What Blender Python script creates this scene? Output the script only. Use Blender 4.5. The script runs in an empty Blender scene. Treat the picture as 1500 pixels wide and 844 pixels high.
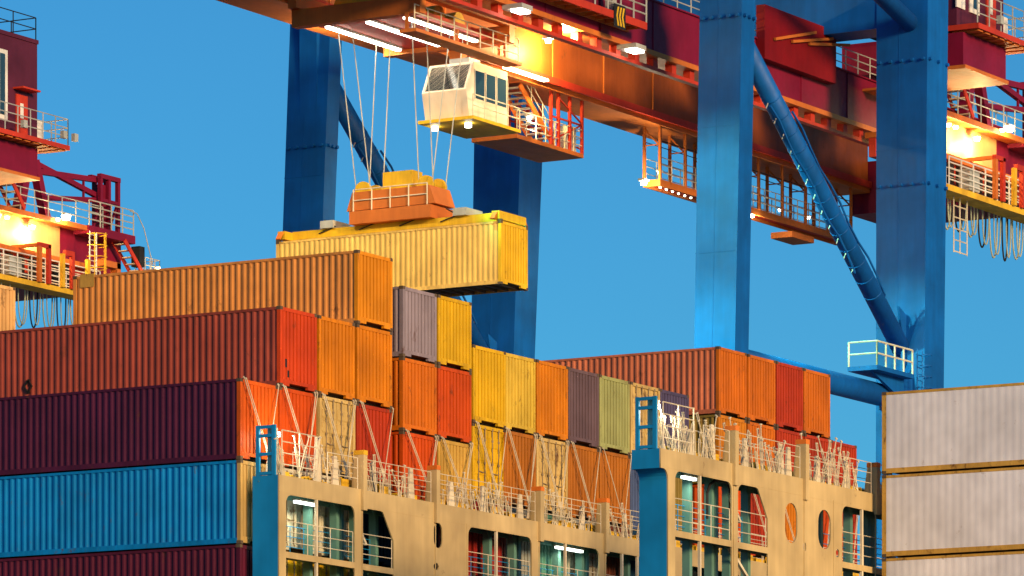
import bpy, math, random
from mathutils import Vector, Matrix
random.seed(7)
S = bpy.context.scene
COL = S.collection
# world axes: x = across the ship towards the quay, y = along the ship, z = up
CS, SN = 0.8629, 0.5055
ZC = 8.0
FP = 7700.0
# ---------------- camera
cam = bpy.data.objects.new('camera', bpy.data.cameras.new('camera'))
COL.objects.link(cam); S.camera = cam
cam.location = (0, 0, ZC)
cam.rotation_euler = (math.radians(90), 0, -math.atan2(CS, SN))
cam.data.sensor_width = 36; cam.data.lens = 36*FP/1500
cam.data.shift_y = (1580-422)/1500
cam.data.clip_start = 1; cam.data.clip_end = 12000
# ---------------- light
SUN_FROM = Vector((-0.38, -0.90, 0.235)).normalized()
el = math.asin(SUN_FROM.z); az = math.atan2(SUN_FROM.x, SUN_FROM.y)
W = bpy.data.worlds.new('World'); S.world = W; W.use_nodes = True
nt = W.node_tree; nt.nodes.clear()
o = nt.nodes.new('ShaderNodeOutputWorld'); bg = nt.nodes.new('ShaderNodeBackground')
sky = nt.nodes.new('ShaderNodeTexSky'); sky.sky_type = 'NISHITA'; sky.sun_disc = False
sky.sun_elevation = el; sky.sun_rotation = az; sky.air_density = 1.0; sky.dust_density = 0.3; sky.ozone_density = 3.0
mx = nt.nodes.new('ShaderNodeMix'); mx.data_type = 'RGBA'; mx.blend_type = 'MULTIPLY'; mx.inputs[0].default_value = 1
mx.inputs[7].default_value = SKYTINT = (0.22, 0.72, 1.0, 1)
nt.links.new(sky.outputs[0], mx.inputs[6]); nt.links.new(mx.outputs[2], bg.inputs[0]); nt.links.new(bg.outputs[0], o.inputs[0])
bg.inputs[1].default_value = 0.12
sun = bpy.data.objects.new('sun', bpy.data.lights.new('sun', 'SUN')); COL.objects.link(sun)
sun.data.energy = 4.6; sun.data.angle = math.radians(12); sun.data.color = (1.0, 0.66, 0.32)
sun.rotation_euler = SUN_FROM.to_track_quat('Z', 'Y').to_euler()
vs = S.view_settings; vs.view_transform = 'Standard'; vs.look = 'None'; vs.exposure = 0; vs.gamma = 1

# ---------------- measuring helpers (photo pixel -> point on a plane of the place)
def P(x, y, E=None, L=None):
    a = (x-750)/FP
    Z = E/(CS+SN*a) if E is not None else L/(SN-CS*a)
    return Vector((Z*(CS+SN*a), Z*(SN-CS*a), ZC+Z*(1580-y)/FP))
def Ex(x, L): return P(x, 0, L=L).x
def Ly(x, E): return P(x, 0, E=E).y

# ---------------- mesh helper
class MB:
    def __init__(s): s.v = []; s.f = []
    def add(s, vs, fs):
        n = len(s.v); s.v += [tuple(p) for p in vs]; s.f += [tuple(i+n for i in f) for f in fs]; return s
    def box(s, x0, x1, y0, y1, z0, z1):
        return s.add([(x0,y0,z0),(x1,y0,z0),(x1,y1,z0),(x0,y1,z0),(x0,y0,z1),(x1,y0,z1),(x1,y1,z1),(x0,y1,z1)],
                     [(0,3,2,1),(4,5,6,7),(0,1,5,4),(1,2,6,5),(2,3,7,6),(3,0,4,7)])
    def bar(s, p, q, w, h=None, up=(0,0,1)):
        p = Vector(p); q = Vector(q); h = h or w
        d = (q-p).normalized(); u = Vector(up)
        if abs(d.dot(u)) > .98: u = Vector((1,0,0))
        a = d.cross(u).normalized()*w/2; b = a.cross(d).normalized()*h/2
        V = [p-a-b, p+a-b, p+a+b, p-a+b, q-a-b, q+a-b, q+a+b, q-a+b]
        return s.add(V, [(3,2,1,0),(4,5,6,7),(0,1,5,4),(1,2,6,5),(2,3,7,6),(3,0,4,7)])
    def tube(s, p, q, r, n=8, r2=None):
        p = Vector(p); q = Vector(q); d = (q-p).normalized(); r2 = r2 or r
        u = Vector((0,0,1)) if abs(d.z) < .95 else Vector((1,0,0))
        a = d.cross(u).normalized(); b = a.cross(d)
        V = []
        for k in range(n):
            t = 2*math.pi*k/n; V.append(p+(a*math.cos(t)+b*math.sin(t))*r)
        for k in range(n):
            t = 2*math.pi*k/n; V.append(q+(a*math.cos(t)+b*math.sin(t))*r2)
        F = [(k, (k+1) % n, n+(k+1) % n, n+k) for k in range(n)] + [tuple(range(n))[::-1], tuple(range(n, 2*n))]
        return s.add(V, F)
    def path(s, pts, r, n=6):
        for a, b in zip(pts, pts[1:]): s.tube(a, b, r, n)
        return s
    def prism(s, poly, axis, a0, a1):
        # poly: 2-D points in the two other axes, extruded along axis ('x','y','z')
        n = len(poly)
        def mk(p, a):
            return {'x': (a, p[0], p[1]), 'y': (p[0], a, p[1]), 'z': (p[0], p[1], a)}[axis]
        V = [mk(p, a0) for p in poly]+[mk(p, a1) for p in poly]
        return s.add(V, [(k, (k+1) % n, n+(k+1) % n, n+k) for k in range(n)]+[tuple(range(n))[::-1], tuple(range(n, 2*n))])
    def mesh(s, name):
        m = bpy.data.meshes.new(name); m.from_pydata(s.v, [], s.f); m.validate(); m.update(); return m
    def build(s, name, mat, parent=None, smooth=False, color=None):
        ob = bpy.data.objects.new(name, s.mesh(name)); COL.objects.link(ob)
        ob.data.materials.append(mat)
        if parent: ob.parent = parent; ob.matrix_parent_inverse = world(parent).inverted()
        if color: ob.color = (*color, 1)
        if smooth:
            ob.data.polygons.foreach_set('use_smooth', [len(p.vertices) == 4 for p in ob.data.polygons])
        return ob
def world(o):
    m = Matrix.LocRotScale(o.location, o.rotation_euler, o.scale)
    return (world(o.parent) @ o.matrix_parent_inverse @ m) if o.parent else m
def empty(name, loc, label=None, cat=None, group=None):
    e = bpy.data.objects.new(name, None); COL.objects.link(e); e.location = loc; e.empty_display_size = .5
    tag(e, label, cat, group); return e
def tag(o, label=None, cat=None, group=None, kind=None):
    if label: o['label'] = label
    if cat: o['category'] = cat
    if group: o['group'] = group
    if kind: o['kind'] = kind
    return o
def part(name, mesh, mat, parent, color=None):
    ob = bpy.data.objects.new(name, mesh); COL.objects.link(ob)
    if not mesh.materials: mesh.materials.append(mat)
    elif mesh.materials[0] != mat:
        ob.material_slots[0].link = 'OBJECT'; ob.material_slots[0].material = mat
    ob.parent = parent
    if color: ob.color = (*color, 1)
    return ob

# ---------------- materials
def paint(name, color=None, rough=.5, rust=.35, dirt=.35, metal=0., scale=1., bump=.3, spec=.22, rustcol=(.10,.035,.012), streak=True):
    m = bpy.data.materials.new(name); m.use_nodes = True; t = m.node_tree; N = t.nodes; Lk = t.links
    b = N['Principled BSDF']
    tc = N.new('ShaderNodeTexCoord'); oi = N.new('ShaderNodeObjectInfo')
    add = N.new('ShaderNodeVectorMath'); add.operation = 'ADD'
    mul = N.new('ShaderNodeVectorMath'); mul.operation = 'SCALE'; mul.inputs[3].default_value = 1.37
    Lk.new(oi.outputs['Location'], mul.inputs[0]); Lk.new(tc.outputs['Object'], add.inputs[0]); Lk.new(mul.outputs[0], add.inputs[1])
    def noise(sc, det, vec=(1,1,1), rg=.6):
        mp = N.new('ShaderNodeMapping'); mp.inputs[3].default_value = vec; Lk.new(add.outputs[0], mp.inputs[0])
        n = N.new('ShaderNodeTexNoise'); n.inputs['Scale'].default_value = sc*scale; n.inputs['Detail'].default_value = det
        n.inputs['Roughness'].default_value = rg; Lk.new(mp.outputs[0], n.inputs[0]); return n.outputs[0]
    def ramp(fac, p0, p1, c0=(0,0,0,1), c1=(1,1,1,1)):
        r = N.new('ShaderNodeValToRGB'); r.color_ramp.elements[0].position = p0; r.color_ramp.elements[1].position = p1
        r.color_ramp.elements[0].color = c0; r.color_ramp.elements[1].color = c1; Lk.new(fac, r.inputs[0]); return r.outputs[0]
    def mix(bt, fac, a, bb):
        x = N.new('ShaderNodeMix'); x.data_type = 'RGBA'; x.blend_type = bt
        if isinstance(fac, float): x.inputs[0].default_value = fac
        else: Lk.new(fac, x.inputs[0])
        for i, c in ((6, a), (7, bb)):
            if isinstance(c, tuple): x.inputs[i].default_value = (*c, 1) if len(c) == 3 else c
            else: Lk.new(c, x.inputs[i])
        return x.outputs[2]
    base = oi.outputs['Color'] if color is None else tuple(color)
    big = ramp(noise(.35, 3), .3, .75, (.70,.69,.68,1), (1.16,1.16,1.15,1))
    c = mix('MULTIPLY', 1.0, base, big)
    if streak:
        st = ramp(noise(2.2, 4, (1.4,1.4,.12)), .35, .8, (.78,.76,.74,1), (1.08,1.08,1.06,1))
        c = mix('MULTIPLY', float(dirt), c, st)
    if rust > 0:
        rm = ramp(noise(1.7, 8, (1,1,.6), .72), .66-.12*rust, .78-.10*rust)
        rm2 = ramp(noise(6, 6, (1,1,.5), .75), .62-.05*rust, .75)
        c = mix('MIX', rm, c, tuple(rustcol)); 
        sc2 = N.new('ShaderNodeMath'); sc2.operation = 'MULTIPLY'; sc2.inputs[1].default_value = min(1., rust*.9); Lk.new(rm2, sc2.inputs[0])
        c = mix('MIX', sc2.outputs[0], c, tuple(rustcol))
    Lk.new(c, b.inputs['Base Color'])
    rr = N.new('ShaderNodeMapRange'); rr.inputs[3].default_value = rough-.1; rr.inputs[4].default_value = rough+.2
    Lk.new(noise(3, 4), rr.inputs[0]); Lk.new(rr.outputs[0], b.inputs['Roughness'])
    b.inputs['Metallic'].default_value = metal; b.inputs['Specular IOR Level'].default_value = spec
    if bump:
        bp = N.new('ShaderNodeBump'); bp.inputs['Strength'].default_value = bump; bp.inputs['Distance'].default_value = .03
        Lk.new(noise(2.5, 5), bp.inputs['Height']); Lk.new(bp.outputs[0], b.inputs['Normal'])
    return m
def emit(name, col, st):
    m = bpy.data.materials.new(name); m.use_nodes = True; b = m.node_tree.nodes['Principled BSDF']
    b.inputs['Emission Color'].default_value = (*col, 1); b.inputs['Emission Strength'].default_value = st
    b.inputs['Base Color'].default_value = (.8,.8,.8,1); return m
M = {}
M['cont'] = paint('container_paint', None, rust=.42, dirt=.9)
M['cont_rusty'] = paint('container_paint_worn', None, rust=.75, dirt=.9)
M['cont_frame'] = paint('container_frame_paint', None, rust=.62, dirt=1.0, scale=1.6)
M['reefer'] = paint('reefer_skin', (.88,.88,.96), rust=.14, dirt=.28, rustcol=(.25,.14,.07), bump=.05)
M['rustyframe'] = paint('rusty_frame', (.68,.40,.08), rust=.9, dirt=.8, scale=2, rustcol=(.12,.045,.015))
M['casting'] = paint('corner_casting_steel', (.13,.09,.055), rust=.8, dirt=.6, scale=2)
M['rod'] = paint('lock_rod_steel', (.30,.22,.13), rust=.9, dirt=.5, scale=3)
M['buff'] = paint('buff_ship_paint', (.62,.47,.235), rough=.45, rust=.06, dirt=.6, bump=.05)
M['skytinted'] = paint('sky_tinted_ship_paint', (.008,.26,.60), rust=0, dirt=.35, bump=.04)  # blue sky light on white paint, put into the colour
M['tintedgrey'] = paint('light_tinted_grey_paint', (.13,.30,.27), rust=.1, dirt=.5)  # green of sky and tube light put into the grey
M['rail'] = paint('pale_railing_paint', (.75,.66,.5), rust=.1, dirt=.3, scale=2)
M['galv'] = paint('galvanised_steel', (.50,.52,.5), rust=.15, dirt=.4, metal=.2, scale=2)
M['lash'] = paint('lashing_steel', (.70,.62,.46), rust=.3, dirt=.5, scale=3, rustcol=(.2,.1,.04))
M['olash'] = paint('orange_cap_paint', (.85,.22,.03), rust=.15, dirt=.5, scale=3)
M['ycap'] = paint('yellow_cap_paint', (.85,.50,.03), rust=.15, dirt=.5, scale=3)
M['cblue'] = paint('blue_crane_paint', (.0012,.115,.46), rough=.5, rust=.0, dirt=.7, bump=.08, spec=.3)
M['cmaroon'] = paint('maroon_crane_paint', (.20,.006,.035), rough=.45, rust=.05, dirt=.4, bump=.04)
M['cred'] = paint('red_crane_paint', (.55,.045,.02), rust=.15, dirt=.5, bump=.04)
M['darkred'] = paint('dark_red_crane_paint', (.20,.004,.008), rust=.05, dirt=.5, bump=.04)
M['house'] = paint('house_panel_paint', (.10,.015,.04), rust=0, dirt=.4, bump=.02)
M['tanwall'] = paint('tan_girder_paint', (.50,.30,.13), rust=.1, dirt=.6)
M['corange'] = paint('orange_crane_paint', (.62,.17,.03), rust=.2, dirt=.5)
M['yellow'] = paint('yellow_machine_paint', (.80,.50,.02), rust=.35, dirt=.9)
M['white'] = paint('white_paint', (.8,.8,.78), rust=.02, dirt=.3)
M['cream'] = paint('cream_cab_paint', (.82,.70,.58), rust=0, dirt=.4)
M['black'] = paint('black_rubber', (.02,.02,.02), rust=0, dirt=.3)
M['cable'] = paint('pale_cable', (.45,.5,.4), rust=0, dirt=.5)
M['hull'] = paint('hull_paint', (.01,.04,.10), rust=.3, dirt=.6, scale=.3)
M['deck'] = paint('deck_paint', (.18,.06,.04), rust=.5, dirt=.6, scale=.4)
M['conc'] = paint('quay_concrete', (.30,.29,.27), rust=0, dirt=.6, scale=.3)
M['lamp_white'] = emit('lamp_white', (1,.93,.75), 14)
M['lamp_tube'] = emit('lamp_tube', (.9,1,.88), 5)
M['lamp_warm'] = emit('lamp_warm', (1,.75,.35), 20)
gl = bpy.data.materials.new('window_glass'); gl.use_nodes = True
gb = gl.node_tree.nodes['Principled BSDF']; gb.inputs['Base Color'].default_value = (.02,.05,.07,1); gb.inputs['Roughness'].default_value = .08; gb.inputs['Specular IOR Level'].default_value = .8
M['glass'] = gl
bgm = bpy.data.materials.new('blue_window_glass'); bgm.use_nodes = True
gb = bgm.node_tree.nodes['Principled BSDF']; gb.inputs['Base Color'].default_value = (.003,.02,.28,1); gb.inputs['Roughness'].default_value = .2
M['blueglass'] = bgm
wt = bpy.data.materials.new('harbour_water'); wt.use_nodes = True
N = wt.node_tree.nodes; gb = N['Principled BSDF']; gb.inputs['Base Color'].default_value = (.01,.035,.05,1); gb.inputs['Roughness'].default_value = .12
n = N.new('ShaderNodeTexNoise'); n.inputs['Scale'].default_value = .35; n.inputs['Detail'].default_value = 5
bp = N.new('ShaderNodeBump'); bp.inputs['Strength'].default_value = .5; tc = N.new('ShaderNodeTexCoord')
wt.node_tree.links.new(tc.outputs['Object'], n.inputs[0]); wt.node_tree.links.new(n.outputs[0], bp.inputs['Height']); wt.node_tree.links.new(bp.outputs[0], gb.inputs['Normal'])

# ---------------- setting: water and quay
tag(MB().add([(-4000,-6000,0),(207.5,-6000,0),(207.5,6000,0),(-4000,6000,0)], [(0,1,2,3)]).build('water', wt), kind='structure')
tag(MB().box(207.5, 6000, -6000, 6000, -6, 3.2).build('quay', M['conc']), kind='structure')

# ================= containers
MC = {}
CW, CL = 2.438, 12.19
def cached(key, fn):
    if key not in MC: MC[key] = fn().mesh('_'.join(str(k) for k in key[:1]))
    return MC[key]
def corr(mb, axis, u0, u1, z0, z1, out, depth, pitch, sgn, flat=.25):
    """corrugated sheet: runs along axis from u0 to u1, outer plane at out, recessed by depth"""
    n = max(1, round((u1-u0)/pitch)); p = (u1-u0)/n; pts = []
    for k in range(n):
        b = u0+k*p
        pts += [(b, depth), (b+p*flat, depth), (b+p*.5, 0), (b+p*(.5+flat), 0)] if flat < .3 else [(b+p*.02, depth), (b+p*.2, depth), (b+p*.27, 0), (b+p*.95, 0)]
    pts.append((u1, depth))
    V = []; F = []
    for u, d in pts:
        c = out - sgn*d
        for z in (z0, z1): V.append((c, u, z) if axis == 'y' else (u, c, z))
    for k in range(len(pts)-1): F.append((2*k, 2*k+2, 2*k+3, 2*k+1))
    if (axis == 'y') == (sgn > 0): pass
    else: F = [f[::-1] for f in F]
    mb.add(V, F); return mb
def container(E, L, Hb, h, color, label, group='shipping containers stacked on the ship', door=False, endcol=None, rusty=False, length=CL, near_mark=None, name='shipping_container', reefer=False):
    w2 = CW/2; l2 = length/2
    root = empty(name, (E+w2, L+l2, ZC+Hb), label, 'container', group)
    key = (round(h,2), round(length,2)); ec = endcol or color
    mat = M['cont_rusty'] if rusty else M['cont']
    if reefer: mat = M['reefer']
    fm = M['rustyframe'] if reefer else M['cont_frame']
    dp = .004 if reefer else .036; pt = .3 if reefer else .277
    for sg in (-1, 1):
        me = cached(('side_panel', sg, reefer)+key, lambda: corr(MB(), 'y', -l2+.17, l2-.17, .2, h-.11, sg*(w2-.012), dp, pt, sg))
        part('side_panel', me, mat, root, color)
        me = cached(('top_rail', sg)+key, lambda: MB().box(sg*w2-(.06 if sg > 0 else 0), sg*w2+(0 if sg > 0 else .06), -l2+.15, l2-.15, h-.115, h-.02))
        part('top_rail', me, fm, root, color)
        me = cached(('bottom_rail', sg)+key, lambda: MB().box(sg*w2-(.07 if sg > 0 else 0), sg*w2+(0 if sg > 0 else .07), -l2+.15, l2-.15, .03, .205))
        part('bottom_rail', me, fm, root, color)
        # ends : sg=-1 near end
        y = sg*l2
        me = cached(('header', sg)+key, lambda: MB().box(-w2+.15, w2-.15, min(y, y-sg*.1), max(y, y-sg*.1), h-.15, h-.02))
        part('header', me, fm, root, ec if sg < 0 else color)
        def sill():
            b = MB().box(-w2+.15, w2-.15, min(y, y-sg*.12), max(y, y-sg*.12), .15, .27)
            b.box(-w2+.15, -.62, min(y, y-sg*.12), max(y, y-sg*.12), .05, .149)
            b.box(.62, w2-.15, min(y, y-sg*.12), max(y, y-sg*.12), .05, .149); return b
        part('sill', cached(('sill', sg)+key, sill), fm, root, ec if sg < 0 else color)
        if door and sg < 0:
            for dx in (-1, 1):
                def leaf():
                    x0, x1 = (-w2+.17, -.012) if dx < 0 else (.012, w2-.17)
                    b = MB().box(x0, x1, y+.055, y+.10, .27, h-.15)
                    nn = 4
                    for k in range(nn):      # horizontal pressed bands
                        z0 = .45+k*(h-.75)/nn
                        b.prism([(y+.055, z0), (y+.030, z0+.06), (y+.030, z0+(h-.75)/nn-.16), (y+.055, z0+(h-.75)/nn-.1)], 'x', x0+.06, x1-.06)
                    for z in (.5, 1.0, 1.6, h-.5):
                        xh = x0 if dx < 0 else x1
                        b.box(xh-.05, xh+.05, y+.005, y+.03, z, z+.09)
                    return b
                lf = part('door_leaf', cached(('door_leaf', dx)+key, leaf), mat, root, ec)
                for rx in (.28, .75):
                    def rod():
                        x = dx*rx; b = MB().tube((x, y+.012, .18), (x, y+.012, h-.08), .022, 6)
                        for z in (.2, .8, 1.45, h-.6, h-.17): b.box(x-.05, x+.05, y-.006, y+.03, z, z+.08)
                        b.bar((x, y-.01, 1.15), (x+dx*-.26 if rx > .5 else x+dx*.2, y-.01, 1.12), .035, .03); return b
                    part('lock_rod', cached(('lock_rod', dx, rx)+key, rod), M['rod'], lf)
        else:
            dd = .01 if reefer else .085
            me = cached(('end_wall', sg, reefer)+key, lambda: corr(MB(), 'x', -w2+.15, w2-.15, .27, h-.15, sg*(l2-.02), dd, .238, sg, .34))
            part('end_wall', me, mat, root, ec if sg < 0 else color)
        for sx in (-1, 1):
            def post():
                b = MB(); x0, x1 = (-w2, -w2+.155) if sx < 0 else (w2-.155, w2)
                y0, y1 = (y, y+.16) if sg < 0 else (y-.16, y)
                b.box(x0+.003, x1-.003, y0+.003, y1-.003, .12, h-.12); return b
            part('corner_post', cached(('corner_post', sg, sx)+key, post), fm, root, ec if sg < 0 else color)
            for top in (0, 1):
                def cast():
                    x0, x1 = (-w2-.004, -w2+.162) if sx < 0 else (w2-.162, w2+.004)
                    y0, y1 = (y-.004, y+.178) if sg < 0 else (y-.178, y+.004)
                    z0 = h-.118 if top else 0
                    b = MB().box(x0, x1, y0, y1, z0, z0+.118); return b
                if sg < 0 or sx < 0:
                    part('corner_casting', cached(('corner_casting', sg, sx, top)+key, cast), M['casting'], root)
    part('roof_panel', cached(('roof_panel',)+key, lambda: MB().box(-w2+.06, w2-.06, -l2+.1, l2-.1, h-.05, h-.03)), mat, root, color)
    def floor():
        b = MB().box(-w2+.07, w2-.07, -l2+.12, l2-.12, .16, .19)
        for k in range(20):
            y = -l2+.4+k*(length-.8)/19; b.box(-w2+.07, w2-.07, y, y+.05, .05, .158)
        return b
    part('floor_frame', cached(('floor_frame',)+key, floor), M['casting'], root)
    return root

LF = 102.3          # near end plane of the long row of stacks
E0 = 155.6
ORD = ['first','second','third','fourth','fifth','sixth','seventh','eighth','ninth','tenth','eleventh','twelfth','thirteenth','fourteenth','fifteenth','sixteenth','seventeenth','eighteenth','nineteenth']
C = dict(maroon=(.38,.07,.045), purple=(.085,.010,.045), purple2=(.11,.010,.035), blue=(.002,.25,.68), tan=(.80,.33,.08),
         redorange=(.68,.085,.004), red=(.50,.045,.008), orange=(.74,.23,.004), orange2=(.70,.17,.006), cream=(.72,.50,.18), yellow=(.78,.46,.008),
         paleyellow=(.80,.54,.06), lilac=(.33,.27,.33), plum=(.16,.10,.12), green=(.40,.42,.16), greyblue=(.09,.13,.28), bluepurple=(.10,.08,.17),
         brown=(.52,.17,.015), darkred=(.35,.02,.012), navy=(.01,.05,.12), teal=(.12,.33,.25), white=(.7,.66,.52), olive=(.30,.21,.04), salmon=(.68,.20,.10), mustard=(.70,.42,.08), darkbrown=(.2,.05,.02), grey=(.3,.3,.27))
CN = dict(maroon='maroon', purple='dark purple', purple2='dark plum', blue='bright blue', tan='tan orange', redorange='red orange', red='red', orange='orange', orange2='reddish orange', cream='cream',
          yellow='yellow', paleyellow='pale yellow', lilac='lilac grey', plum='dark brown purple', green='pale olive green', greyblue='grey blue', bluepurple='dark blue purple', brown='orange brown',
          darkred='dark red', navy='navy', teal='grey green', white='off white', olive='olive brown', salmon='salmon red', mustard='mustard yellow', darkbrown='dark brown', grey='grey')
# (t offset, levels of tops, [(colour, door, rusty)...])
LA = [30.40, 27.68, 24.80, 21.92, 18.93, 16.0]
LB = [29.5, 26.85, 24.10, 21.35, 18.6, 15.9]
LC = [27.93, 24.95, 22.0, 19.1, 16.2]
LD = [30.24, 27.45, 24.6, 21.8, 19.0, 16.2]
cols = [
 (0.0,  LA[2:], ['purple', 'blue', 'purple2']),
 (2.58, LA[1:], ['maroon', 'redorange', 'white*', 'yellow*']),
 (5.2,  LA[1:], ['orange', 'cream*', 'white*', 'yellow*']),
 (7.8,  LA,     ['tan', 'orange', 'red', 'navy', 'teal']),
 (11.0, LB,     ['lilac', 'orange2', 'redorange', 'navy', 'navy']),
 (13.55, LB,    ['yellow', 'redorange', 'mustard', 'darkred', 'red']),
 (16.1, LC,     ['yellow', 'yellow*', 'darkred', 'red']),
 (18.42, LC,    ['paleyellow', 'brown', 'grey', 'yellow*']),
 (20.9, LC,     ['orange', 'cream*', 'teal', 'yellow*']),
 (23.4, LC,     ['plum', 'brown', 'white*', 'mustard']),
 (25.95, LC,    ['green', 'brown', 'darkbrown', 'navy']),
 (28.45, LC,    ['cream*', 'greyblue', 'navy', 'navy']),
 (30.95, LC,    ['bluepurple', 'olive', 'navy', 'brown']),
 (35.9, LD,     ['salmon', 'olive', 'redorange', 'cream*', 'redorange']),
 (38.55, LD,    ['orange2', 'orange2', 'red', 'yellow*', 'mustard']),
 (41.1, LD,     ['red', 'red', 'orange', 'cream*', 'yellow*']),
 (43.65, LD,    ['orange2', 'red', 'redorange', 'red', 'cream*']),
 (46.2, LD[1:], ['red', 'red', 'redorange', 'redorange']),
]
TOP = {}
for ci, (t, lv, cc) in enumerate(cols):
    for k, cn in enumerate(cc):
        door = cn.endswith('*'); cn = cn.rstrip('*')
        h = lv[k]-lv[k+1]-.012
        lab = '%s container%s, %s in the %s stack from left' % (CN[cn], ' with door rods' if door else '', 'topmost' if k == 0 else ORD[k]+' from top', ORD[ci])
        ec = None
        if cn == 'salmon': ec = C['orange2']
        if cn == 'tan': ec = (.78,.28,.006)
        if cn == 'purple': ec = (.70,.11,.005)  # warm light put into the end colour, shade into the purple side
        if cn == 'maroon': ec = (.62,.06,.008)  # same paint as the side, warm light put into the end colour
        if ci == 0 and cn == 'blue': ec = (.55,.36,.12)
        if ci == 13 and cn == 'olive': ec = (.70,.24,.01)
        L0 = LF + random.uniform(-.03, .03)
        if ci in (4, 5): L0 = LF
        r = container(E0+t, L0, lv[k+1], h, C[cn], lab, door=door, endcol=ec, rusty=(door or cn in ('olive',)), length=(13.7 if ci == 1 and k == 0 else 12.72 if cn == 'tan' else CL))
        TOP[(ci, k)] = r
# the bay beyond (only the upper tiers show past the row) and its end at the far left
pc = P(-33, 408, L=LF+CL+2.9)
container(pc.x, pc.y, pc.z-ZC-2.7, 2.68, (.80,.42,.16), 'light tan container end at the far left edge beside the tan orange container', endcol=(.85,.5,.2))
# white refrigerated stack at the right
RE, RL = 171.7, 85.0
rt = P(1296, 573, E=RE).z-ZC
for k, txt in enumerate(['topmost', 'middle', 'lowest']):
    container(RE, RL-CL, rt-(k+1)*3.02, 2.99, (.7,.64,.6), '%s white container with rusty frame at the right edge' % txt, reefer=True, group='white containers at the right edge', name='shipping_container')

# painted marks on two containers
def mark(parent, name, build): 
    ob = build.build(name, M['black'], parent); return ob
x = E0+2.58-.009
p = P(42, 566, E=E0+2.58); d = .30
b = MB()
q = [(p.y-.17, p.z), (p.y, p.z+.26), (p.y+.17, p.z), (p.y, p.z-.26)]
for i in range(4):
    a, c_ = q[i], q[(i+1) % 4]
    b.bar((x, a[0], a[1]), (x, c_[0], c_[1]), .012, .09, up=(1,0,0))
mark(TOP[(1,0)], 'diamond_mark', b)
p = P(127, 410, E=E0+7.8)
ob = MB().box(E0+7.8-.006, E0+7.8-.001, p.y-.35, p.y+.3, p.z-.28, p.z+.22).build('patch_mark', M['rustyframe'], TOP[(3,0)])
p = P(419, 540, L=LF); b = MB()
b.box(p.x-.07, p.x+.06, LF-.006, LF-.001, p.z+.05, p.z+.35); b.box(p.x+.08, p.x+.2, LF-.006, LF-.001, p.z-.3, p.z-.05)
mark(TOP[(1,0)], 'number_mark', b)

# ================= ship
ship = empty('container_ship', (180, 90, 0), 'container ship with buff lashing bridges carrying stacked containers', 'ship')
MB().prism([(155.4, -4), (155.0, 4), (155.0, 12.5), (205.6, 12.5), (205.6, 4), (205.0, -4)], 'y', -20, 170).build('hull', M['hull'], ship)
MB().box(156, 204.6, -18, 168, 12.52, 12.9).build('deck', M['deck'], ship)
for k in range(5):
    MB().box(155.8, 204.8, LF-15.35*3+15.35*k, LF-15.35*3+15.35*k+CL, 12.95, ZC+15.85).build('hatch_cover', M['deck'], ship)

def plate(outer, holes, y0, y1, name, mat, parent):
    cu = bpy.data.curves.new(name, 'CURVE'); cu.dimensions = '2D'; cu.fill_mode = 'BOTH'; cu.extrude = (y1-y0)/2
    for poly in [outer]+holes:
        sp = cu.splines.new('POLY'); sp.points.add(len(poly)-1); sp.use_cyclic_u = True
        for i, (a, b_) in enumerate(poly): sp.points[i].co = (a-150, b_-20, 0, 1)
    ob = bpy.data.objects.new('tmp', cu); COL.objects.link(ob)
    dg = bpy.context.evaluated_depsgraph_get(); me = bpy.data.meshes.new_from_object(ob.evaluated_get(dg))
    bpy.data.objects.remove(ob)
    ym = (y0+y1)/2
    for v in me.vertices: v.co = (v.co.x+150, ym - v.co.z, v.co.y+20)
    me.name = name; me.materials.clear(); me.materials.append(mat)
    r = bpy.data.objects.new(name, me); COL.objects.link(r)
    r.parent = parent; r.matrix_parent_inverse = world(parent).inverted(); return r
def rrect(x0, x1, z0, z1, r, tr=None):
    """rounded rectangle; tr = (dx,dz) replaces the top right corner by a long chamfer"""
    pts = []
    def arc(cx, cz, a0):
        for k in range(6):
            t = math.radians(a0+18*k); pts.append((cx+r*math.cos(t), cz+r*math.sin(t)))
    if tr: 
        pts += [(x1, z1-tr[1]-.12), (x1-.03, z1-tr[1]), (x1-tr[0], z1-.04), (x1-tr[0]-.15, z1)]
    else: arc(x1-r, z1-r, 0)
    arc(x0+r, z1-r, 90); arc(x0+r, z0+r, 180); arc(x1-r, z0+r, 270); return pts
def railing(pts, h=1.1, rails=3, pitch=1.5, r=.022, mat=None, parent=None, name='railing'):
    b = MB()
    for p, q in zip(pts, pts[1:]):
        p = Vector(p); q = Vector(q); n = max(1, round((q-p).length/pitch))
        for k in range(n+1):
            a = p.lerp(q, k/n); b.tube(a, a+Vector((0,0,h)), r*1.1, 5)
        for j in range(rails):
            dz = Vector((0,0,h*(j+1)/rails)); b.tube(p+dz, q+dz, r, 5)
    return b.build(name, mat or M['rail'], parent)

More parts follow.
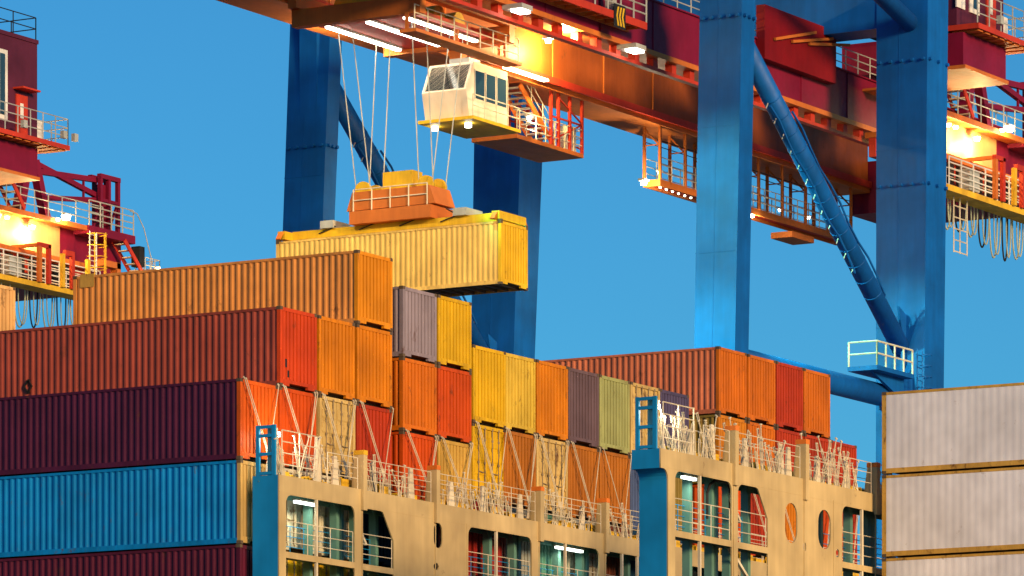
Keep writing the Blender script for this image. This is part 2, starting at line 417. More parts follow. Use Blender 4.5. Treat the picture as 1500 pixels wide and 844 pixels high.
def lashing_bridge(Lf, opens, ovals, dots, seams, posts, fins, lamps, overhang, sec_names, tall):
    Lb = Lf+1.12; HT = 21.32+ZC; Ep = 155.9; Ei = Ep+(.52 if overhang else 0.0)
    z0 = 15.9+ZC
    outer = [(Ep, HT), (204.6, HT), (204.6, z0), (Ei, z0)]
    if overhang: outer += [(Ei, HT-1.0)]+[(Ei-.34+.34*math.cos(math.radians(t)), HT-1.0+.34*math.sin(math.radians(t))) for t in (20,40,60,80)]+[(Ep, HT-.66)]
    bays = []
    holes = []
    for o_ in opens:
        x0, x1 = Ex(o_[0], Lf), Ex(o_[1], Lf)
        zt = HT-.66; tr = (.75, 1.0) if len(o_) > 2 else None
        holes.append(rrect(x0, x1, z0+.6, zt, .33, tr)); bays.append((x0, x1))
    for (xa, xb, ya, yb) in ovals:
        a = P(xa, ya, L=Lf); c = P(xb, yb, L=Lf); holes.append(rrect(a.x, c.x, c.z, a.z, (c.x-a.x)*.48))
    for (xa, xb, ya, yb) in dots:
        a = P(xa, ya, L=Lf); c = P(xb, yb, L=Lf); holes.append(rrect(a.x, c.x, c.z, a.z, (c.x-a.x)*.49))
    lb = plate(outer, holes, Lf, Lf+.05, 'lashing_bridge', M['buff'], ship)
    # end pylon, sky light painted in as blue: plate facing outboard, butted behind the front plate
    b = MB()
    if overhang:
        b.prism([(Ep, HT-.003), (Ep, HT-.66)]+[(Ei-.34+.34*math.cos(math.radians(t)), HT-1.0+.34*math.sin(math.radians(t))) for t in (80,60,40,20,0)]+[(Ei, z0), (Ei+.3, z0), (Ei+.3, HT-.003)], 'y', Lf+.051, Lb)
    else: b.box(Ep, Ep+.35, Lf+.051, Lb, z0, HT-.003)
    b.build('end_pylon', M['skytinted'], lb)
    # walkways
    for zz, nm in ((HT-.10, 'top_walkway'), (18.62+ZC, 'walkway'), (16.1+ZC, 'walkway')):
        MB().box(Ei+.4, 204.5, Lf+.055, Lb-.003, zz-.07, zz-.003).build(nm, M['tintedgrey'], lb)
    # rear girder and web frames at every opening
    MB().box(Ei+.36, 204.5, Lb, Lb+.04, HT-.62, HT-.004).build('rear_girder', M['tintedgrey'], lb)
    for x0, x1 in bays:
        for xx in (x0-.12, x1+.05, x0+(x1-x0)*.62 if x1-x0 > 3 else x0+.9):
            w = .2
            MB().box(xx, xx+w, Lf+.82, Lb-.005, z0, HT-.18).build('web_frame', M['tintedgrey'], lb)
            MB().prism([(xx-.35, HT-.181), (xx+w+.35, HT-.181), (xx+w, HT-.75), (xx, HT-.75)], 'y', Lf+.84, Lf+.88).build('knee_bracket', M['tintedgrey'], lb)
        # walkway fascia, its rail and thin stanchions in the opening
        MB().box(x0+.002, x1-.002, Lf+.004, Lf+.045, 18.62+ZC-.20, 18.62+ZC+.02).build('walkway_edge', M['buff'], lb)
        railing([(x0+.03, Lf+.08, 18.64+ZC), (x1-.03, Lf+.08, 18.64+ZC)], 1.1, 3, 1.6, .016, M['rail'], lb)
        railing([(x0+.03, Lb-.1, 18.64+ZC), (x1-.03, Lb-.1, 18.64+ZC)], 1.1, 3, .9, .014, M['skytinted'], lb)
        if x1-x0 > 3:
            for f_ in ((.45,) if x1-x0 < 4.8 else (.26, .5, .75)):
                xm = x0+(x1-x0)*f_
                MB().box(xm-.05, xm+.05, Lf+.006, Lf+.1, z0+.5, HT-.5).build('stanchion', M['rail'], lb)
        else:
            MB().bar((x0+.25, Lf+.5, 18.5+ZC), (x1-.1, Lf+.5, 17.2+ZC), .12, .1).build('diagonal_brace', M['rail'], lb)
            MB().bar((x0+.1, Lf+.4, HT-1.0), (x0+.9, Lf+.4, HT-1.9), .1, .1).build('diagonal_brace', M['rail'], lb)
        # trim lip around the opening
    for xs in seams:
        e = Ex(xs, Lf); MB().box(e-.02, e+.02, Lf-.018, Lf-.001, z0, HT-.55).build('seam_strip', M['buff'], lb)
    MB().box(Ei+.01, 204.5, Lf-.006, Lf-.001, HT-.62, HT-.60).build('weld_seam', M['buff'], lb)
    # guide posts with painted caps, each with a fin running down the plate
    for (x0, x1, yt) in posts:
        a = P(x0, yt, L=Lf-.1); e0 = Ex(x0, Lf); e1 = Ex(x1, Lf); zt = P((x0+x1)/2, yt, L=Lf).z
        wE = .26
        ps = MB().prism([(Lf-.12, HT-.75), (Lf-.12, zt), (Lf+.28, zt), (Lf+.38, HT+.3), (Lf+.38, HT-.001+.002), (Lf-.002, HT+.001), (Lf-.002, HT-.75)], 'x', e1-wE, e1).build('guide_post', M['buff'], lb)
        MB().box(e1-wE-.01, e1+.01, Lf-.13, Lf+.30, zt+.003, zt+.17).build('post_cap', M['olash'] if x0 > 600 else M['ycap'], lb)
        MB().box(e1-wE+.06, e1-wE+.1, Lf-.03, Lf-.003, z0, HT-.78).build('seam_strip', M['buff'], lb)
    for (xx, yt) in fins:
        e = Ex(xx, Lf+.4); zt = P(xx, yt, L=Lf+.4).z
        MB().prism([(e-.22, HT), (e+.24, HT), (e+.11, zt), (e-.09, zt)], 'y', Lf+.38, Lf+.46).build('lashing_fin', M['rail'], lb)
    # top railing: taller at the outboard end
    te = Ex(tall, Lf)
    railing([(Ep+.25, Lf+.05, HT), (te, Lf+.05, HT)], 1.6, 4, 1.3, .022, M['rail'], lb)
    e_ = [te+.6]+[Ex(p_[1], Lf) for p_ in posts]+[204.3]
    for a, c in zip(e_, e_[1:]):
        if c-a > .8: railing([(a+.1, Lf+.05, HT), (c-.4, Lf+.05, HT)], 1.12, 3, 1.9, .015, M['rail'], lb)
    railing([(te, Lb-.05, HT), (204.3, Lb-.05, HT)], 1.12, 3, 1.9, .013, M['rail'], lb)
    # end gate frame, sky light painted in as blue
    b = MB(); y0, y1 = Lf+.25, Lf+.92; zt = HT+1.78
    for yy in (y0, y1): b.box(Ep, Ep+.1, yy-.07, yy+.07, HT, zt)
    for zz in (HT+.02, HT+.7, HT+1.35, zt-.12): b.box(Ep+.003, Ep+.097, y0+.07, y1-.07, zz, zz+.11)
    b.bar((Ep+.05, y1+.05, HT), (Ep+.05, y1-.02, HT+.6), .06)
    b.build('end_gate', M['skytinted'], lb)
    MB().box(Ep+.16, Ep+.38, Lf+.3, Lf+.6, HT, HT+1.7).build('gate_locker', M['rail'], lb)
    # small work lamp at the end gate
    zz = HT+1.45
    gl_ = MB().box(Ep+.5, Ep+.85, Lf+.5, Lf+.75, zz, zz+.16).build('gate_lamp', M['lamp_white'], lb)
    MB().bar((Ep+.67, Lf+.62, HT), (Ep+.67, Lf+.62, zz-.002), .06).build('lamp_pole', M['galv'], lb)
    gd = bpy.data.lights.new('gate_light', 'POINT'); gd.energy = 110; gd.color = (1,.92,.75); gd.shadow_soft_size = .1
    go = bpy.data.objects.new('gate_light', gd); COL.objects.link(go); go.location = (Ep+.95, Lf+.35, zz-.1)
    # clutter on the top walkway: a low grating of lashing gear bins
    b = MB(); x = Ei+1
    while x < 204:
        w = random.uniform(.5, 1.0); hh = random.uniform(.12, .42)
        for j in range(3): b.box(x, x+w, Lf+.55+.15*j, Lf+.6+.15*j, HT+.02, HT+hh)
        b.box(x, x+.04, Lf+.54, Lf+1.0, HT, HT+hh+.05)
        x += w+random.uniform(.15, .6)
    tag(b.build('lashing_bins', M['ycap'], lb), kind='stuff')
    # fluorescent lamps under the top walkway
    for (xa, xb, ya, dz) in lamps:
        a = P(xa, ya, L=Lf+.55); c = Ex(xb, Lf+.55); zz = a.z
        f = MB().box(a.x-.05, c+.05, Lf+.46, Lf+.64, zz, zz+.06).build('lamp_fitting', M['white'], lb)
        MB().box(a.x, c, Lf+.48, Lf+.62, zz-.09, zz-.002).build('tube_lamp', M['lamp_tube'], lb)
        ld = bpy.data.lights.new('tube_light', 'AREA'); ld.shape = 'RECTANGLE'; ld.size = c-a.x; ld.size_y = .15; ld.energy = 26; ld.color = (.85,1,.8)
        lo = bpy.data.objects.new('tube_light', ld); COL.objects.link(lo); lo.location = ((a.x+c)/2, Lf+.55, zz-.12)
    return lb, bays
L1, L2 = 100.85, 85.5
br1, bays1 = lashing_bridge(L1, [(419,520),(530,577,1),(686,779),(789,878),(888,981),(1010,1085)], [(635.5,648,765,804)], [(635,643,824,836)], [684],
    [(520,534,666),(628,641,688),(782,793,719),(878,889,736)], [(465,640),(491,668),(547,675),(602,686),(661,706),(707,712),(762,724),(853,742),(915,752)],
    [(432,462,733,0),(815,852,800,0)], False, None, 466)
br2, bays2 = lashing_bridge(L2, [(989,1072),(1081,1125,1),(1234,1300),(1312,1380)], [(1150,1168,735,797),(1198.5,1217,745,806)], [(1176.5,1181,794,808),(1224.5,1229.5,804,817)], [1221],
    [(1063,1078,630),(1168,1181,650),(1273,1285,684)], [(1011,630),(1037,628),(1043,622),(1091,642),(1144,650),(1155,655),(1197,668),(1240,676)],
    [(1000,1018,697,0)], True, None, 1018)
b = MB()  # bent black conduit inside the second bridge
p0 = P(1036, 760, L=L2+.5); pts = [p0, P(1036, 722, L=L2+.5), P(1040, 710, L=L2+.5), P(1047, 704, L=L2+.5), P(1066, 708, L=L2+.5), P(1069, 716, L=L2+.5), P(1070, 800, L=L2+.5)]
b.path(pts, .05, 8).build('conduit', M['black'], br2)

# lashing rods crossing the container ends above the first bridge
rodmesh = {}
def lashing_rod(p, q, label, grp='lashing rods in front of the container ends'):
    b = MB(); p = Vector(p); q = Vector(q); d = (p-q); off = Vector((.045, 0, .03))
    o_ = empty('lashing_rod', q, label, 'lashing rod', grp)
    b.tube(q+d*.27, p, .017, 5); b.tube(p, p+Vector((0,.05,.06)), .03, 5)
    b.build('rod', M['lash'], o_)
    c = MB(); c.bar(q+off*.7, q+d*.27+off*.7, .025, .02); c.bar(q-off*.7, q+d*.27-off*.7, .025, .02)
    c.tube(q+d*.02, q+d*.10, .035, 6); c.tube(q+d*.22, q+d*.3, .032, 6)
    c.build('turnbuckle', M['lash'], o_)
    return o_
lev = {}
for ci, (t, lv, cc) in enumerate(cols):
    cand = [z for z in lv if 24 < z < 25.2]
    if not cand or ci == 12: continue
    zt = cand[0]+ZC; e0 = E0+t+.1; e1 = E0+t+CW-.1; zb = 21.6+ZC; y = LF-.12
    em = (e0+e1)/2
    for side, a, b2 in (('left', e0, em+.28), ('right', e1, em-.28)):
        for dd in ((0, .14) if (ci % 3 != 0 or side == 'left') and ci not in (10,) else (0,)):
            lashing_rod((a+dd*(1 if side == 'left' else -1), y, zt-.02-dd*.2), (b2+dd*.6, L1+.98, zb-.15),
                        '%s lashing rod from top %s corner of the lashed container in the %s stack' % ('inner' if dd else 'outer', side, ORD[ci]))
# loose turnbuckles and rods stowed upright along the bridges
def stowed(Lf, x0, x1, n, place, hmin, hmax, grp):
    for k in range(n):
        e = random.uniform(Ex(x0, Lf), Ex(x1, Lf)); y = Lf+random.uniform(.18, .5); h = random.uniform(hmin, hmax)
        lean = random.choice((-1, -1, 1, 1, .3, -.3))*random.uniform(.1, .55)*h
        p = Vector((e, y, 21.30+ZC)); q = p+Vector((lean, random.uniform(-.05,.2), h))
        u = (q-p).normalized(); s_ = u.cross(Vector((0,1,0))).normalized()*.055
        b = MB(); th = random.uniform(.022, .038)
        if k % 3: 
            b.bar(p, p.lerp(q,.15), .06); b.bar(p.lerp(q,.12)+s_, p.lerp(q,.75)+s_, th, .03); b.bar(p.lerp(q,.12)-s_, p.lerp(q,.75)-s_, th, .03); b.tube(p.lerp(q,.7), q, .02, 5)
            b.bar(q-s_*1.2, q+s_*1.2, .05)
        else:
            b.tube(p, p.lerp(q,.86), .026, 5)
            b.bar(p.lerp(q,.84)+s_, q+s_, .028); b.bar(p.lerp(q,.84)-s_, q-s_, .028); b.bar(q-s_*1.3, q+s_*1.3, .04); b.bar(p.lerp(q,.84)-s_*1.3, p.lerp(q,.84)+s_*1.3, .04)
        ob = b.build('stowed_turnbuckle', M['lash'])
        tag(ob, '%s turnbuckle leaning %s, %s' % ('tall' if h > (hmin+hmax)/2 else 'short', 'left' if lean < 0 else 'right', place), 'turnbuckle', grp)
g1 = 'turnbuckles stowed on the left bridge'; g2 = 'turnbuckles stowed on the right bridge'
stowed(L1, 416, 515, 17, 'beside the left blue end gate', .9, 1.7, g1)
stowed(L1, 536, 622, 16, 'between the first and second capped posts, left bridge', .6, 1.45, g1)
stowed(L1, 644, 778, 24, 'between the second and third capped posts, left bridge', .6, 1.45, g1)
stowed(L1, 796, 874, 16, 'between the third and fourth capped posts, left bridge', .6, 1.45, g1)
stowed(L1, 892, 980, 16, 'right of the fourth capped post of the left bridge', .6, 1.45, g1)
stowed(L2, 975, 1060, 29, 'beside the right blue end gate', .9, 1.75, g2)
stowed(L2, 1082, 1165, 24, 'between the first and second capped posts, right bridge', .8, 1.75, g2)
stowed(L2, 1185, 1272, 24, 'between the second and third capped posts, right bridge', .8, 1.8, g2)
stowed(L2, 1285, 1310, 4, 'right of the red capped post by the white containers', .8, 1.75, g2)

# ================= main crane over the ship
LN, LR = 116.0, 138.8
crane = empty('ship_to_shore_crane', (225, 127, 3.2), 'blue legged crane with red girders behind the container stacks, right of centre', 'crane')
def leg(Lp, top, bot):
    """top/bot: (x_left, x_corner, x_right, y)"""
    rings = []
    for (a, c, r, y) in (top, bot):
        pc_ = P(c, y, L=Lp); pr = P(r, y, L=Lp); la = Ly(a, pc_.x)
        rings.append((pc_.x, pr.x, Lp, la, pc_.z))
    (e0, e1, l0, l1, z1), (f0, f1, m0, m1, z0) = rings
    # regularise both rings to level z, extrapolate to ground and to the top
    def at(z):
        k = (z-z0)/(z1-z0); lp = lambda a, b_: b_+(a-b_)*k
        return lp(e0, f0), lp(e1, f1), lp(l0, m0), lp(l1, m1)
    out = {}
    b = MB(); V = []
    for z in (3.2, 66):
        x0, x1, y0, y1 = at(z); V += [(x0,y0,z),(x1,y0,z),(x1,y1,z),(x0,y1,z)]
    b.add(V, [(0,3,2,1),(4,5,6,7),(0,1,5,4),(1,2,6,5),(2,3,7,6),(3,0,4,7)])
    ob = b.build('leg', M['cblue'], crane)
    return ob, at
lA, fA = leg(LN, (1025,1087,1106,0), (1016,1075.5,1095.5,560))
lB, fB = leg(LN, (1284,1359,1389,0), (1283,1353.5,1382,600))
lC, fC = leg(LR, (426,485,503,0), (411,469,486,420))
lD, fD = leg(LR, (696,766,799,100), (690,753,784,500))
# weld seams and bolt lugs on the legs
for lg, f, zs in ((lA, fA, (36.5, 40.8, 47, 53)), (lB, fB, (39, 46, 55)), (lC, fC, (45, 52.5)), (lD, fD, (36, 46))):
    for z in zs:
        x0, x1, y0, y1 = f(z)
        MB().box(x0-.012, x0+.05, y0-.012, y1+.01, z, z+.05).build('weld_seam', M['cblue'], lg)
for lg, f in ((lA, fA), (lB, fB), (lC, fC), (lD, fD)):
    V = []
    for z in (20, 64):
        x0, x1, y0, y1 = f(z); ym = y0+(y1-y0)*.55; V += [(x0-.014, ym, z), (x0-.014, ym+.035, z), (x0+.02, ym+.035, z), (x0+.02, ym, z)]
    MB().add(V, [(0,1,5,4),(1,2,6,5),(3,0,4,7),(0,3,2,1),(4,5,6,7)]).build('weld_seam', M['cblue'], lg)
for lg, f, zs in ((lA, fA, (58.2,)), (lB, fB, (53.2, 59.5)), (lC, fC, (54.0,))):
    for z in zs:
        x0, x1, y0, y1 = f(z)
        for k in range(5):
            MB().tube((x0-.16, y0+.2+k*(y1-y0-.4)/4, z), (x0, y0+.2+k*(y1-y0-.4)/4, z), .09, 8).build('bolt_lug', M['cblue'], lg)
        for k in range(3):
            MB().tube((x0+.2+k*(x1-x0-.4)/2, y0-.16, z), (x0+.2+k*(x1-x0-.4)/2, y0, z), .09, 8).build('bolt_lug', M['cblue'], lg)
def side_frame(f0, f1):
    """diagonal tube and sill tube between two legs of one side"""
    zt, zb = P(1105, 45, L=LN).z, P(1300, 500, L=LN+.8).z
    a = f0(zt); b_ = f1(zb); ym = (a[2]+a[3])/2
    p = Vector((a[1]-.2, ym, zt+.6)); q = Vector((b_[0]+.1, (b_[2]+b_[3])/2, zb))
    dg = MB().tube(p, q, .48, 20).build('diagonal_brace', M['cblue'], crane, smooth=True)
    d = (q-p)
    for k in range(13):
        c = p+d*(.22+.05*k)
        MB().tube(c, c+d.normalized()*.07, .495, 20).build('pipe_clamp', M['cblue'], dg, smooth=True)
    n = Vector((0,0,1)).cross(d).normalized(); nn = d.cross(n).normalized()
    for side, r0, r1 in ((1, .30, .86), (-1, .22, .72)):
        w = side*.72
        pts = [p+d*(r0+(r1-r0)*k/10)+nn*(w+.12*math.sin(k*1.7)) - n*.2 for k in range(11)]
        MB().path(pts, .06, 6).build('conduit', M['cblue'], dg)
        b = MB()
        for k in range(12): c = p+d*(r0+(r1-r0)*k/11); b.tube(c+nn*side*.5, c+nn*(w+side*.12), .03, 5)
        b.build('conduit_bracket', M['galv'], dg)
    zs = P(1190, 549, L=LN+.6).z
    a = f0(zs); c = f1(zs); ym = (a[2]+c[2])/2+1.1
    sl = MB().tube((a[1]-.3, ym, zs), (c[0]+.3, ym, zs), .56, 24).build('sill_tube', M['cblue'], crane, smooth=True)
    MB().prism([(a[1]-.1, zs-1.4), (a[1]-.1, zs+1.5), (a[1]+.25, zs+.9), (a[1]+.9, zs+.45), (a[1]+.9, zs-.45), (a[1]+.25, zs-.9)], 'y', ym-.5, ym+.5).build('fillet_gusset', M['cblue'], sl)
    MB().prism([(c[0]+.1, zs-2.2), (c[0]+.1, zs+1.9), (c[0]-.5, zs+1.2), (c[0]-2.0, zs+.5), (c[0]-2.0, zs-.6), (c[0]-.6, zs-1.0)], 'y', ym-.45, ym+.45).build('fillet_gusset', M['cblue'], sl)
    # gusset plates where the diagonal meets the legs
    MB().prism([(q.x-.9, q.z+2.0), (q.x-.4, q.z+.2), (q.x-.6, zs+.3), (q.x+1.6, zs+.3), (q.x+1.2, q.z+1.2)], 'y', ym-.06, ym+.06).build('gusset_plate', M['cblue'], sl)
    MB().prism([(a[1]-.1, p.z+2.6), (a[1]+1.6, p.z+2.2), (a[1]+1.9, p.z+.2), (a[1]+1.2, p.z-1.2), (a[1]-.1, p.z-2.6)], 'y', ym-.5, ym+.5).build('fillet_gusset', M['cblue'], sl)
    return zs, ym
zs, ymN = side_frame(fA, fB)
side_frame(fC, fD)
# access platform at the foot of the diagonal
x0 = fB(zs)[0]-.8; zp = P(1283, 545, L=LN).z+.3
plat = MB().box(x0-5.0, x0-.9, LN-.25, LN+1.4, zp-.22, zp).build('access_platform', M['cblue'], crane)
railing([(x0-4.95, LN+1.35, zp), (x0-4.95, LN-.2, zp), (x0-.95, LN-.2, zp)], 1.2, 2, 1.1, .045, M['rail'], plat)
b = MB()
for xx in (x0-.6, x0-.05): b.tube((xx, LN-.3, zp-2.6), (xx, LN-.3, zp+1.3), .035, 6)
for k in range(12): b.tube((x0-.6, LN-.3, zp-2.5+.32*k), (x0-.05, LN-.3, zp-2.5+.32*k), .025, 5)
for k in range(5): b.path([Vector((x0-.33+.42*math.cos(t), LN-.3-.65*math.sin(t), zp-1.2+.55*k)) for t in [math.pi*j/6 for j in range(7)]], .025, 5)
b.build('ladder', M['cblue'], plat)
MB().prism([(x0-4.4, zp-.221), (x0-.9, zp-.221), (x0-.9, zp-1.5), (x0-1.6, zp-1.1)], 'y', LN+.3, LN+.45).build('platform_bracket', M['cblue'], plat)
# portal cross beam between the landside legs, above the girders
zb0 = P(1200, 50, E=fB(58)[0]-.1).z
xb = fB(60)
pb = MB().prism([(xb[2]+.3, zb0), (xb[2]+.3, zb0+3.2), (139.5, zb0+3.2), (139.5, zb0)], 'x', xb[0]+.1, xb[1]-.2).build('portal_beam', M['cblue'], crane)
MB().tube((fA(66)[1], LN+1, 66), (fB(61)[0]+.2, LN+1, P(1275, 12, L=LN+1).z), .45, 16).build('top_strut', M['cblue'], crane, smooth=True)

# ---- girders
GN, GF = 122.4, 131.0
HB, HTg = 49.35+ZC, 52.0+ZC
KH = 1.256
O2 = P(1396, 165, L=121.4)
EG0, EG1 = 148.0, O2.x+7.25*KH
def girder(y0, w, mat, zb, zt, flange):
    g = MB().box(EG0, EG1, y0, y0+w, zb+.25, zt).build('girder', mat, crane)
    MB().box(EG0, EG1, y0-.12, y0+flange, zb, zb+.245).build('bottom_flange', M['corange'], g)
    MB().box(EG0, EG1, y0-.1, y0+w+.1, zt+.002, zt+.08).build('top_flange', mat, g)
    return g
gN = girder(GN, 1.3, M['cmaroon'], HB, HTg, 1.5)
M['girderbrown'] = paint('brown_orange_girder_paint', (.36,.085,.015), rust=.2, dirt=.8)
gF = girder(GF, 1.5, M['girderbrown'], HB, HTg, 2.3)
for g, y in ((gN, GN+.2), (gF, GF-.02)):
    if g is gN:
        MB().box(EG0, EG1, y-.1, y+.25, HB-.62, HB-.45).build('trolley_rail', M['cred'], g)
        e = 160.0
        me = MB().box(-.22, .22, -.08, .3, -.449, -.003).mesh('rail_hanger')
        while e < 250:
            h_ = part('rail_hanger', me, M['cred'], g); h_.location = (e-crane.location.x, y-crane.location.y, HB-crane.location.z); h_.matrix_parent_inverse = Matrix()
            h_.parent = g; h_.matrix_parent_inverse = world(g).inverted(); h_.location = (e, y, HB); e += 1.85
    else:
        MB().box(EG0, EG1, y-.25, y-.1, HB+.25, HB+.6).build('trolley_rail', M['cred'], g)
# web stiffener lines
e = 160
me = MB().box(-.03, .03, -.05, 0, .3, HTg-HB-.02).mesh('stiffener')
while e < 258:
    for g, y in ((gN, GN), (gF, GF)):
        h_ = part('stiffener', me, M['cmaroon'] if g is gN else M['corange'], g); h_.parent = g; h_.matrix_parent_inverse = world(g).inverted(); h_.location = (e, y-.001, HB)
    e += 5.2
railing([(EG0, GN+.1, HTg+.08), (EG1, GN+.1, HTg+.08)], 1.15, 3, 1.4, .03, M['galv'], gN)
# hinge box / boom hoist panel under the portal beam
hx = fB(60)[0]
hb = MB().box(hx-6.4, hx+1.5, GN-.5, GN-.02, HTg-1.0, HTg+1.7).build('hinge_box', M['darkred'], crane)
for k in range(3): MB().bar((hx-5.5+1.9*k, GN-.6, HTg+.1+.2*k), (hx-1.0+1.9*k, GN-.6, HTg+1.2), .12, .14).build('hinge_bar', M['corange'], hb)

# ---- service platform on the near girder, with chevron board
sp0 = P(795, 22, L=GN-1.1); sp1 = P(948, 52, L=GN-1.1); zf = P(948, 44, L=GN-1.1).z
x0, x1 = sp0.x, sp1.x
svc = MB().box(x0, x1, GN-1.1, GN-1.0, zf, zf+.35).build('service_platform', M['cred'], crane)
b = MB().box(x0, x1, GN-.12, GN-.02, zf, zf+.3)
k = x0
while k < x1: b.box(k, k+.12, GN-1.0, GN-.12, zf+.02, zf+.2); k += .95
b.build('floor_frame', M['corange'], svc)
MB().box(x0+.1, x1-.1, GN-.99, GN-.13, zf+.21, zf+.25).build('floor_grating', M['galv'], svc)
railing([(x0, GN-1.05, zf+.35), (x1, GN-1.05, zf+.35)], 1.6, 4, 1.25, .04, M['galv'], svc)
for xx in (820, 842, 900): 
    e = Ex(xx, GN-1.0); MB().box(e, e+.4, GN-.9, GN-.5, zf+.4, zf+1.3).build('locker', M['galv'], svc)
cp = P(910, 25, L=GN-1.15)
cb = MB().box(cp.x-.65, cp.x+.45, GN-1.14, GN-1.10, cp.z-.55, cp.z+.55).build('chevron_board', M['black'], svc)
b = MB()
for k in range(4):
    z = cp.z-.42+.27*k
    b.prism([(cp.x-.6+.27*k, cp.z+.45), (cp.x-.45+.27*k, cp.z+.45), (cp.x-.60+.27*k, cp.z), (cp.x-.45+.27*k, cp.z-.45), (cp.x-.6+.27*k, cp.z-.45), (cp.x-.75+.27*k+.02, cp.z)], 'y', GN-1.147, GN-1.141) if k else None
b.build('chevron_stripes', M['yellow'], cb)

# ---- hanging catwalk below the far girder
zc = P(967, 262, L=GF).z
x0, x1 = Ex(967, GF), Ex(1248, GF)
cw = MB().box(x0, x1, GF+.0, GF+.08, zc-.35, zc).build('hanging_catwalk', M['corange'], crane)
MB().box(x0, x1, GF+.92, GF+1.0, zc-.35, zc).build('edge_beam', M['corange'], cw)
MB().box(x0, x0+.08, GF+.081, GF+.919, zc-.35, zc).build('edge_beam', M['corange'], cw)
MB().box(x0+.081, x1, GF+.081, GF+.919, zc-.2, zc-.12).build('grating', M['cred'], cw)
railing([(x0+.05, GF+.05, zc), (x1, GF+.05, zc)], 1.15, 3, 1.3, .026, M['rail'], cw)
railing([(x0+.05, GF+.95, zc), (x1, GF+.95, zc)], 1.15, 3, 1.3, .026, M['galv'], cw)
for yy in (GF+.04, GF+.96):
    b = MB(); b.tube((x0, yy, zc+2.0), (x1, yy, zc+2.0), .025, 5); b.build('cable', M['black'], cw)
n = 9
for k in range(n):
    e = x0+.05+(x1-x0-.1)*k/(n-1)
    for yy in (GF+.04, GF+.96):
        MB().box(e-.07, e+.07, yy-.07, yy+.07, zc, HB-.003).build('hanger_post', M['corange'], cw)
    b = MB().bar((e, GF+.11, HB-.95), (e, GF+.89, HB-.15), .08, .08).bar((e, GF+.11, HB-.95), (e, GF+.89, HB-.95), .06, .06)
    b.build('cross_brace', M['corange'], cw)
lo0 = P(1158, 341, L=GF-.3)
MB().box(lo0.x, lo0.x+2.6, GF-.4, GF+.9, lo0.z-.22, lo0.z+.1).build('lower_step', M['corange'], cw)
def lamp(px, py, L=None, E=None, r=.13, energy=0, col=(1,.85,.55), parent=None, mat='lamp_white', down=True):
    p = P(px, py, L=L, E=E)
    h_ = MB().box(p.x-r*1.6, p.x+r*1.6, p.y-r*1.3, p.y+r*1.3, p.z+r*.6, p.z+r*1.3).build('lamp_housing', M['galv'], parent)
    g_ = MB().tube(p+Vector((0,0,-r*.6)), p+Vector((0,0,r*.59)), r*.9, 10, r*1.15).build('lamp_glass', M[mat], h_)
    if energy:
        ld = bpy.data.lights.new('lamp_light', 'POINT'); ld.energy = energy; ld.color = col; ld.shadow_soft_size = .15
        lo = bpy.data.objects.new('lamp_light', ld); COL.objects.link(lo); lo.location = p+Vector((-.0,-.3,-.45))
    return h_
lamp(943, 268, L=GF+.3, r=.16, energy=900, parent=cw)
lamp(1101, 316, L=GF+.3, r=.15, energy=300, parent=cw)
for px, py in ((966,253),(1143,308),(1184,319)): lamp(px, py, L=GF+.5, r=.1, parent=cw)
for k in range(7): 
    lamp(958+9*k, 272+3*k, L=GF+.5, r=.05, parent=cw)
lamp(505, 43, L=GF+.2, r=.18, energy=1500, col=(1,.85,.5), parent=gF)
lamp(820, 44, L=GN+.9, r=.13, energy=2500, col=(1,.72,.3), parent=gN)
lamp(803, 60, L=GF-.9, r=.15, energy=2600, col=(1,.68,.25), parent=gF)
# strip lamps on the underside between the girders
for (xa, ya, n_, Lq) in ((540, 8, 6, GF-1.2), (620, 6, 6, GF-3.0), (740, 76, 4, GF-.8)):
    a = P(xa, ya, L=Lq)
    b = MB().box(a.x, a.x+n_, Lq-.15, Lq+.15, HB+.05, HB+.15).build('strip_lamp', M['lamp_warm'], gF)

for e, l, en, tg in ((186, GN+.5, 4999, (207, 125, 38)), (188, GF+.6, 4998, (207, 127, 38)), (199.5, GN-.6, 30000, (214.5, 117, 46)), (208.7, GN-.6, 42000, (214.5, 117, 37)), (219.5, GN-.6, 42000, (233, 117, 41))):  # added spots and fixtures, there to brighten the legs and hanging container
    z = HB-.35
    h_ = MB().box(e-.5, e+.5, l-.35, max(l+.35, GN+.1), z+.12, z+.34).build('lamp_housing', M['galv'], gF if l > 125 else gN)
    MB().box(e-.42, e+.42, l-.28, l+.28, z, z+.119).build('lamp_glass', M['lamp_white'], h_)
    ld = bpy.data.lights.new('added_boom_spot', 'SPOT'); ld.energy = en if en > 5000 else 9500; ld.color = (.16,1,.62) if en > 5000 else (1,.80,.45); ld.spot_size = math.radians(85 if en < 5000 else 56); ld.spot_blend = .6; ld.shadow_soft_size = .3
    lo = bpy.data.objects.new('added_boom_spot', ld); COL.objects.link(lo); lo.location = (e, l, z-.15)
    lo.rotation_euler = (lo.location-Vector(tg)).to_track_quat('Z', 'Y').to_euler()
